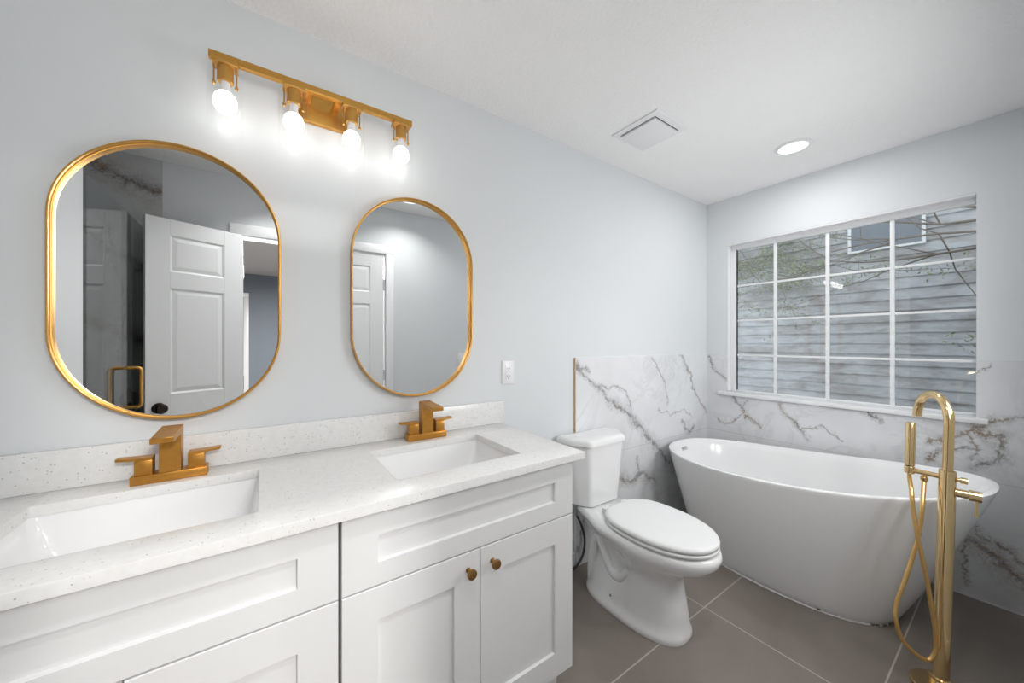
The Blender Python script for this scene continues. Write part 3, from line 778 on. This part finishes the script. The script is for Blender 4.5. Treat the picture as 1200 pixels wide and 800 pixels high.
for s in (-1, 1):
    bm = bmesh.new(); lathe(bm, TX + s * 0.112, -0.32, [(0.013, 0.040), (0.013, 0.056), (0.009, 0.066), (0.002, 0.069)], 16); obj('bolt_cap', bm, 'ceramic', t)
for s in (-1, 1):
    bm = bmesh.new(); tube(bm, [(TX + s * 0.095, -0.345, 0.072), (TX + s * 0.127, -0.345, 0.072)], 0.0055, 12)
    obj('side_screw', bm, 'chrome', t)
# seat and lid
def slab(bm, ring_f, zs):
    loft(bm, [ring_f(o_, z_) for o_, z_ in zs])
seatf = lambda o_, z_: egg(TX, -0.52, -0.784 + o_, -0.285 - o_, 0.190 - o_, z_, 3.0, 2.05, 72)
bm = bmesh.new(); slab(bm, seatf, [(0.006, 0.432), (0.001, 0.436), (0.0, 0.444), (0.004, 0.449)]); obj('seat', bm, 'plastic', t, ang=60)
bm = bmesh.new(); slab(bm, seatf, [(0.006, 0.4515), (0.001, 0.454), (0.0, 0.464), (0.003, 0.471), (0.012, 0.4755), (0.03, 0.4775), (0.08, 0.479)]); obj('lid', bm, 'plastic', t, ang=60)
for s in (-1, 1):
    bm = bmesh.new(); box(bm, TX + s * 0.070 - 0.022, TX + s * 0.070 + 0.022, -0.288, -0.262, 0.4305, 0.462, bev=0.005, seg=3); obj('seat_hinge', bm, 'plastic', t)
# tank
def tankring(z, hw, yb, yf, hf, ch, o_=0):
    """back straight, chamfered front corners. hf = half width of flat front, ch = y where the chamfer starts"""
    raw = [(-hw + o_, yb - o_), (-hw + o_, ch), (-hf + o_ * 0.4, yf + o_), (hf - o_ * 0.4, yf + o_), (hw - o_, ch), (hw - o_, yb - o_)]
    out = []; n = len(raw)
    for i in range(n):
        p_, q_, r_ = Vector(raw[i - 1]), Vector(raw[i]), Vector(raw[(i + 1) % n])
        rad = 0.022 if i in (1, 2, 3, 4) else 0.012
        a = q_ + (p_ - q_).normalized() * rad; b = q_ + (r_ - q_).normalized() * rad
        for k in range(6):
            u = k / 5; c = (a * (1 - u) ** 2 + q_ * 2 * u * (1 - u) + b * u * u)
            out.append(Vector((TX + 0.012 + c.x, c.y, z)))
    return out
bm = bmesh.new()
loft(bm, [tankring(0.431, 0.150, -0.030, -0.186, 0.100, -0.125, 0.012), tankring(0.436, 0.156, -0.026, -0.195, 0.108, -0.125), tankring(0.60, 0.176, -0.022, -0.205, 0.122, -0.125), tankring(0.757, 0.190, -0.020, -0.212, 0.132, -0.125)])
obj('tank', bm, 'ceramic', t, ang=50)
bm = bmesh.new()
loft(bm, [tankring(0.758, 0.196, -0.018, -0.218, 0.134, -0.125, 0.004), tankring(0.762, 0.200, -0.016, -0.224, 0.138, -0.125), tankring(0.782, 0.200, -0.016, -0.224, 0.138, -0.125), tankring(0.790, 0.200, -0.016, -0.224, 0.138, -0.125, 0.006), tankring(0.797, 0.200, -0.016, -0.224, 0.138, -0.125, 0.022), tankring(0.799, 0.200, -0.016, -0.224, 0.138, -0.125, 0.05)])
obj('tank_lid', bm, 'ceramic', t, ang=50)
bm = bmesh.new()
pts = spline([(1.405, -0.10, 0.4315), (1.405, -0.10, 0.395), (1.412, -0.095, 0.36)], 6); tube(bm, pts, 0.0075, 12); sup_ = obj('supply_connector', bm, 'steel_braid', t)
bm = bmesh.new()
pts = spline([(1.412, -0.095, 0.362), (1.452, -0.088, 0.30), (1.486, -0.084, 0.21), (1.480, -0.080, 0.12), (1.425, -0.075, 0.06), (1.34, -0.07, 0.06), (1.29, -0.05, 0.14)], 10); tube(bm, pts, 0.0068, 14); obj('supply_hose', bm, 'rubber', t)
bm = bmesh.new(); lathe(bm, 1.285, 0.145, [(0.020, -0.0145), (0.020, -0.018), (0.008, -0.019), (0.008, -0.055), (0.012, -0.056), (0.012, -0.075), (0.003, -0.076)], 16, axis='y'); obj('shutoff_valve', bm, 'chrome', t)

# ------------------------------------------------------------------ bathtub
t = thing('bathtub', 'white freestanding oval bathtub under the window', 'bathtub', (2.5, -0.745, 0))
RX, RY, RA, RB, RN = 2.497, -0.745, 0.424, 0.701, 2.375
def rimz(y): q = (RY - y) / RB; return 0.609 + 0.058 * q + 0.043 * q * q
BX, BY_, BA, BB, BN = 2.482, -0.695, 0.283, 0.462, 2.42
def trow(u, inset=0.0):
    """outer wall, u=0 floor .. 1 rim"""
    k = u ** 0.88
    out = []
    for i in range(96):
        a = 2 * PI * i / 96; c, s = math.cos(a), math.sin(a)
        n_ = BN + (RN - BN) * u
        bx = (BX + BA * sgn(c, 2 / BN), BY_ + BB * sgn(s, 2 / BN)); rx = (RX + RA * sgn(c, 2 / RN), RY + RB * sgn(s, 2 / RN))
        x = bx[0] + (rx[0] - bx[0]) * k; y = bx[1] + (rx[1] - bx[1]) * k
        cx0, cy0 = BX + (RX - BX) * k, BY_ + (RY - BY_) * k
        dx, dy = x - cx0, y - cy0; l = math.hypot(dx, dy)
        x -= dx / l * inset; y -= dy / l * inset
        out.append((x, y, rimz(rx[1]) * u))
    return out
bm = bmesh.new(); rings = []
rings.append([Vector(p) for p in trow(0.0, 0.004)])
for u in (0.006, 0.06, 0.15, 0.25, 0.35, 0.45, 0.55, 0.65, 0.75, 0.84, 0.91, 0.96, 0.985): rings.append([Vector(p) for p in trow(u)])
rings.append([Vector((p[0], p[1], p[2])) for p in trow(0.996, 0.002)])
rings.append([Vector((p[0], p[1], p[2])) for p in trow(1.0, 0.008)])
rings.append([Vector((p[0], p[1], p[2])) for p in trow(1.0, 0.020)])
rings.append([Vector((p[0], p[1], p[2] - 0.004)) for p in trow(1.0, 0.028)])
for u, ins in ((0.93, 0.036), (0.82, 0.040), (0.68, 0.042), (0.52, 0.046), (0.38, 0.055), (0.28, 0.075), (0.235, 0.105), (0.215, 0.15), (0.205, 0.22)):
    rings.append([Vector(p) for p in trow(u, ins)])
loft(bm, rings)
obj('tub_shell', bm, 'acrylic', t, ang=60)
# overflow slot at the low end, drain
bm = bmesh.new(); box(bm, -0.034, 0.034, -0.004, 0.004, -0.011, 0.011, bev=0.003)
p0 = Vector((2.497, -0.098, 0.545)); mt = Matrix.Translation(p0) @ Matrix.Rotation(math.radians(0), 4, 'Z') @ Matrix.Rotation(math.radians(-20), 4, 'X')
bmesh.ops.transform(bm, matrix=mt, verts=bm.verts); ov = obj('overflow_cover', bm, 'chrome', t)
bm = bmesh.new(); lathe(bm, 2.49, -0.72, [(0.035, 0.126), (0.035, 0.131), (0.028, 0.134), (0.004, 0.136)], 32); obj('drain_plug', bm, 'chrome', t)
# bead of caulk around the foot
bm = bmesh.new(); pts = [Vector((BX + (BA + 0.002) * sgn(math.cos(2 * PI * i / 96), 2 / BN), BY_ + (BB + 0.002) * sgn(math.sin(2 * PI * i / 96), 2 / BN), 0.003)) for i in range(97)]
tube(bm, pts, 0.004, 8, False); obj('caulk_bead', bm, 'caulk', t)
for a0, a1, rz in ((236, 243, 0.006), (246, 250, 0.005), (252, 262, 0.006), (205, 207, 0.012)):
    pts = []
    for i in range(9):
        a = math.radians(a0 + (a1 - a0) * i / 8)
        pts.append(Vector((BX + (BA + 0.005) * sgn(math.cos(a), 2 / BN), BY_ + (BB + 0.005) * sgn(math.sin(a), 2 / BN), rz + 0.003 * math.sin(i * 2.3))))
    bm = bmesh.new(); tube(bm, pts, [0.0015 + 0.002 * abs(math.sin(i * 1.7 + a0)) for i in range(9)], 8)
    obj('grime_smudge', bm, 'grime', t)

# ------------------------------------------------------------------ floor-standing tub filler
FX, FYY = 2.093, -1.322
t = thing('tub_filler', 'tall polished gold floor-standing tub faucet in front of the bathtub', 'faucet', (FX, FYY, 0))
bm = bmesh.new(); lathe(bm, FX, FYY, [(0.080, 0.0005), (0.080, 0.010), (0.077, 0.013), (0.026, 0.013)], 48); obj('floor_plate', bm, 'brass_polished', t)
bm = bmesh.new(); lathe(bm, FX, FYY, [(0.030, 0.013), (0.030, 0.05), (0.0225, 0.053), (0.0225, 0.825), (0.0215, 0.828), (0.014, 0.829)], 40)
obj('column', bm, 'brass_polished', t)
sd = math.radians(31); rr_ = 0.096
sp = [(FX, FYY, 0.826), (FX, FYY, 0.92)]
for i in range(0, 25):
    a = PI * i / 24; d_ = rr_ - rr_ * math.cos(a)
    sp.append((FX + d_ * math.cos(sd), FYY + d_ * math.sin(sd), 1.008 + rr_ * math.sin(a)))
sp.append((FX + 2 * rr_ * math.cos(sd), FYY + 2 * rr_ * math.sin(sd), 1.000))
bm = bmesh.new(); tube(bm, sp, 0.0145, 24); obj('spout', bm, 'brass_polished', t)
# arm carrying the hand shower
ad = math.radians(84); ux, uy = math.cos(ad), math.sin(ad)
HXp, HYp = FX + 0.098 * ux, FYY + 0.098 * uy; AZ = 0.800
bm = bmesh.new(); tube(bm, [(FX + 0.018 * ux, FYY + 0.018 * uy, AZ), (HXp - 0.010 * ux, HYp - 0.010 * uy, AZ)], 0.0095, 20)
lathe(bm, HXp, HYp, [(0.014, AZ - 0.014), (0.0155, AZ - 0.012), (0.0155, AZ + 0.012), (0.014, AZ + 0.014)], 24)
arm = obj('shower_holder', bm, 'brass_polished', t)
bm = bmesh.new(); lathe(bm, FX + 0.058 * ux, FYY + 0.058 * uy, [(0.0085, AZ - 0.006), (0.0085, AZ - 0.016), (0.011, AZ - 0.017), (0.011, AZ - 0.028), (0.007, AZ - 0.034)], 20); obj('hose_outlet', bm, 'brass_polished', arm)
bm = bmesh.new(); lathe(bm, HXp, HYp, [(0.007, AZ + 0.014), (0.0145, AZ + 0.018), (0.0145, 0.985), (0.013, 0.988), (0.009, 0.988)], 28)
lathe(bm, HXp, HYp, [(0.0065, AZ - 0.014), (0.0065, AZ - 0.030)], 16)
hs = obj('hand_shower', bm, 'brass_polished', t)
# hose: from the hand shower down, loop, up to the outlet
ox, oy = FX + 0.058 * ux, FYY + 0.058 * uy
LX, LY = -0.8216, 0.57        # sideways direction away from the column, parallel to the picture
def hp(s, z, f_=0.0):         # s = sideways offset from the column axis, f_ = towards the camera
    return (FX + s * LX - f_ * 0.57, FYY + s * LY - f_ * 0.8216, z)
pts = spline([(HXp, HYp, AZ - 0.028), hp(0.111, 0.737, -0.020), hp(0.123, 0.664, 0.000), hp(0.122, 0.562, 0.020), hp(0.107, 0.457, 0.032), hp(0.086, 0.348, 0.034), hp(0.066, 0.244, 0.034), hp(0.063, 0.180, 0.034), hp(0.082, 0.139, 0.030), hp(0.119, 0.150, 0.025), hp(0.164, 0.196, 0.015), hp(0.187, 0.266, 0.010), hp(0.175, 0.323, 0.000), hp(0.149, 0.404, 0.000), hp(0.115, 0.499, -0.005), hp(0.089, 0.578, -0.010), hp(0.074, 0.673, -0.015), (ox, oy, AZ - 0.033)], 8)
bm = bmesh.new(); tube(bm, pts, 0.0068, 16); obj('shower_hose', bm, 'brass_hose', t)
# valves on the other side
vd = math.radians(-80); vx_, vy_ = math.cos(vd), math.sin(vd)
bm = bmesh.new(); tube(bm, [(FX + 0.015 * vx_, FYY + 0.015 * vy_, AZ), (FX + 0.030 * vx_, FYY + 0.030 * vy_, AZ)], 0.007, 16)
tube(bm, [(FX + 0.030 * vx_, FYY + 0.030 * vy_, AZ), (FX + 0.047 * vx_, FYY + 0.047 * vy_, AZ)], 0.0115, 20); obj('diverter_knob', bm, 'brass_polished', t)
VZ = 0.752
bm = bmesh.new(); tube(bm, [(FX + 0.012 * vx_, FYY + 0.012 * vy_, VZ), (FX + 0.048 * vx_, FYY + 0.048 * vy_, VZ)], 0.0150, 24)
tube(bm, [(FX + 0.050 * vx_, FYY + 0.050 * vy_, VZ), (FX + 0.080 * vx_, FYY + 0.080 * vy_, VZ)], 0.0190, 28)
tube(bm, [(FX + 0.046 * vx_, FYY + 0.046 * vy_, VZ), (FX + 0.052 * vx_, FYY + 0.052 * vy_, VZ)], 0.012, 20)
vb = obj('valve_handle', bm, 'brass_polished', t)
bm = bmesh.new(); tube(bm, [(FX + 0.070 * vx_, FYY + 0.070 * vy_, VZ - 0.017), (FX + 0.070 * vx_, FYY + 0.070 * vy_, VZ - 0.075)], 0.0042, 14); obj('lever', bm, 'brass_polished', vb)
t.rotation_mode = 'QUATERNION'
t.rotation_quaternion = Matrix.Rotation(math.radians(1.9), 3, Vector((0.57, 0.8216, 0))).to_quaternion()   # it stands slightly out of plumb

# ------------------------------------------------------------------ shower enclosure (seen in the left mirror)
t = thing('shower_door', 'smoked glass shower door with a gold pull, seen in the left mirror', 'shower door', (-0.587, -0.95, 0.01))
obj('glass_panel', B(-0.592, -0.582, -1.226, -0.656, 0.012, 1.985), 'shower_glass', t)
bm = bmesh.new()
for s in (-1, 1):
    x0_ = -0.587 + s * 0.0052; x1_ = -0.587 + s * 0.058; yy = -1.168
    q = [(x0_, yy, 1.178), (x1_ - s * 0.018, yy, 1.178)]
    for i in range(1, 7): a = PI / 2 * i / 6; q.append((x1_ - s * 0.018 + s * 0.018 * math.sin(a), yy, 1.160 + 0.018 * math.cos(a)))
    for i in range(0, 7): a = PI / 2 * i / 6; q.append((x1_ - s * 0.018 + s * 0.018 * math.cos(a), yy, 0.992 - 0.018 * math.sin(a)))
    q.append((x0_, yy, 0.974)); tube(bm, q, 0.0085, 14)
obj('pull_handle', bm, 'brass_frame', t)
for z in (0.22, 0.72):
    obj('hinge', B(-0.599, -0.575, -0.705, -0.651, z - 0.03, z + 0.03, bev=0.002), 'chrome', t)
t = thing('shower_side_panel', 'fixed smoked glass shower panel behind the gold pull', 'glass panel', (-0.587, -1.41, 0.01))
obj('glass_panel', B(-0.592, -0.582, -1.5755, -1.232, 0.006, 1.985), 'shower_glass', t)
obj('glass_clip', B(-0.597, -0.577, -1.581, -1.545, 1.55, 1.59, bev=0.002), 'chrome', t)
struct('trim_8', B(-0.64, -0.55, -1.581, -0.652, 0.0, 0.006), 'marble_r')
t = thing('shower_valve', 'dark shower valve handle behind the shower glass', 'shower valve', (-0.66, YR + 0.01, 0.97))
bm = bmesh.new(); lathe(bm, -0.66, 0.97, [(0.045, YR + 0.0085), (0.045, YR + 0.016), (0.018, YR + 0.020), (0.018, YR + 0.05), (0.003, YR + 0.052)], 28, axis='y'); obj('valve_plate', bm, 'bronze', t)
bm = bmesh.new(); tube(bm, [(-0.66, YR + 0.045, 0.985), (-0.655, YR + 0.06, 1.04)], [0.009, 0.006], 12); obj('lever', bm, 'bronze', t)

# ------------------------------------------------------------------ outdoors
struct('ground', B(XW + 0.12, 9.0, -6, 6, -0.5, -0.4), 'ground')
t = thing('neighboring_house', 'grey weathered lap-sided house wall seen through the window', 'house', (5.0, -0.4, -0.4))
bm = bmesh.new(); z = -0.38
rings_ = []
prof = [(5.06, -0.40)]
while z < 4.4:
    prof += [(4.985, z), (4.999, z + 0.105)]; z += 0.105
prof.append((5.06, z))
loft(bm, [[Vector((a, yy, b)) for a, b in prof] for yy in (-4.5, 4.5)]); obj('lap_siding', bm, 'siding', t, smooth=False)
bm = bmesh.new()
box(bm, 4.960, 4.984, -0.98, -0.955, 2.24, 2.62); box(bm, 4.960, 4.984, -0.475, -0.45, 2.24, 2.62); box(bm, 4.960, 4.984, -0.98, -0.45, 2.22, 2.24); box(bm, 4.960, 4.984, -0.98, -0.45, 2.62, 2.65)
wf = obj('window_frame', bm, 'white_trim', t)
obj('window_pane', B(4.968, 4.98, -0.955, -0.475, 2.24, 2.62), 'bedroom_wall', wf)
def tree(px, py, label, h0, seed, leaves, side, reach):
    rnd = random.Random(seed)
    t = thing('leafy_tree', label, 'tree', (px, py, -0.4), 'trees between the houses')
    tw = bmesh.new(); lf = bmesh.new()
    def grow(p, d, L, r, depth):
        pts = [p]; q = p.copy(); dd = d.copy()
        for i in range(5):
            dd = (dd + Vector((rnd.uniform(-.35, .35) * 0.5, rnd.uniform(-.35, .35), rnd.uniform(-.20, .26)))).normalized()
            q = q + dd * L / 5
            q.x = min(max(q.x, px - 0.20), px + 0.20)
            pts.append(q.copy())
        tube(tw, pts, [r * (1 - 0.12 * i) for i in range(6)], 6)
        if depth == 0:
            for pp in pts[1:]:
                for _ in range(leaves):
                    c = pp + Vector((rnd.uniform(-.05, .05), rnd.uniform(-.07, .07), rnd.uniform(-.06, .06)))
                    a = Vector((rnd.uniform(-1, 1), rnd.uniform(-1, 1), rnd.uniform(-1, 1))).normalized(); b = a.orthogonal().normalized(); l = rnd.uniform(.012, .024)
                    vs = [lf.verts.new(c - a * l), lf.verts.new(c + b * l * .4), lf.verts.new(c + a * l), lf.verts.new(c - b * l * .4)]; lf.faces.new(vs)
            return
        for k in range(4 if depth > 1 else 5):
            i = rnd.randint(2, 5); e = (dd + Vector((rnd.uniform(-.8, .8) * 0.5, rnd.uniform(-1.3, 1.3), rnd.uniform(-.5, .5)))).normalized()
            grow(pts[i], e, L * rnd.uniform(.5, .8), r * 0.5, depth - 1)
    base = Vector((px, py, -0.4)); fork = Vector((px, py + 0.1, h0))
    tube(tw, [base, base.lerp(fork, .5) + Vector((0.03, 0.04, 0)), fork], [0.05, 0.04, 0.03], 10)
    for k in range(4): grow(fork + Vector((0, 0, 0.08 * k - 0.06)), Vector((rnd.uniform(-.1, .1), side * rnd.uniform(.5, 1), rnd.uniform(0.02, .30))).normalized(), reach, 0.011, 3)
    obj('branches', tw, 'bark', t, smooth=True); obj('foliage', lf, 'leaf', t, recalc=False)
tree(4.20, -1.62, 'bare-branched tree with sparse green leaves, behind the right window panes', 2.05, 3, 2, 1, 1.0)
tree(4.68, 0.85, 'bare-branched tree left of the window, its twigs reaching the top panes', 2.2, 11, 2, -1, 0.55)
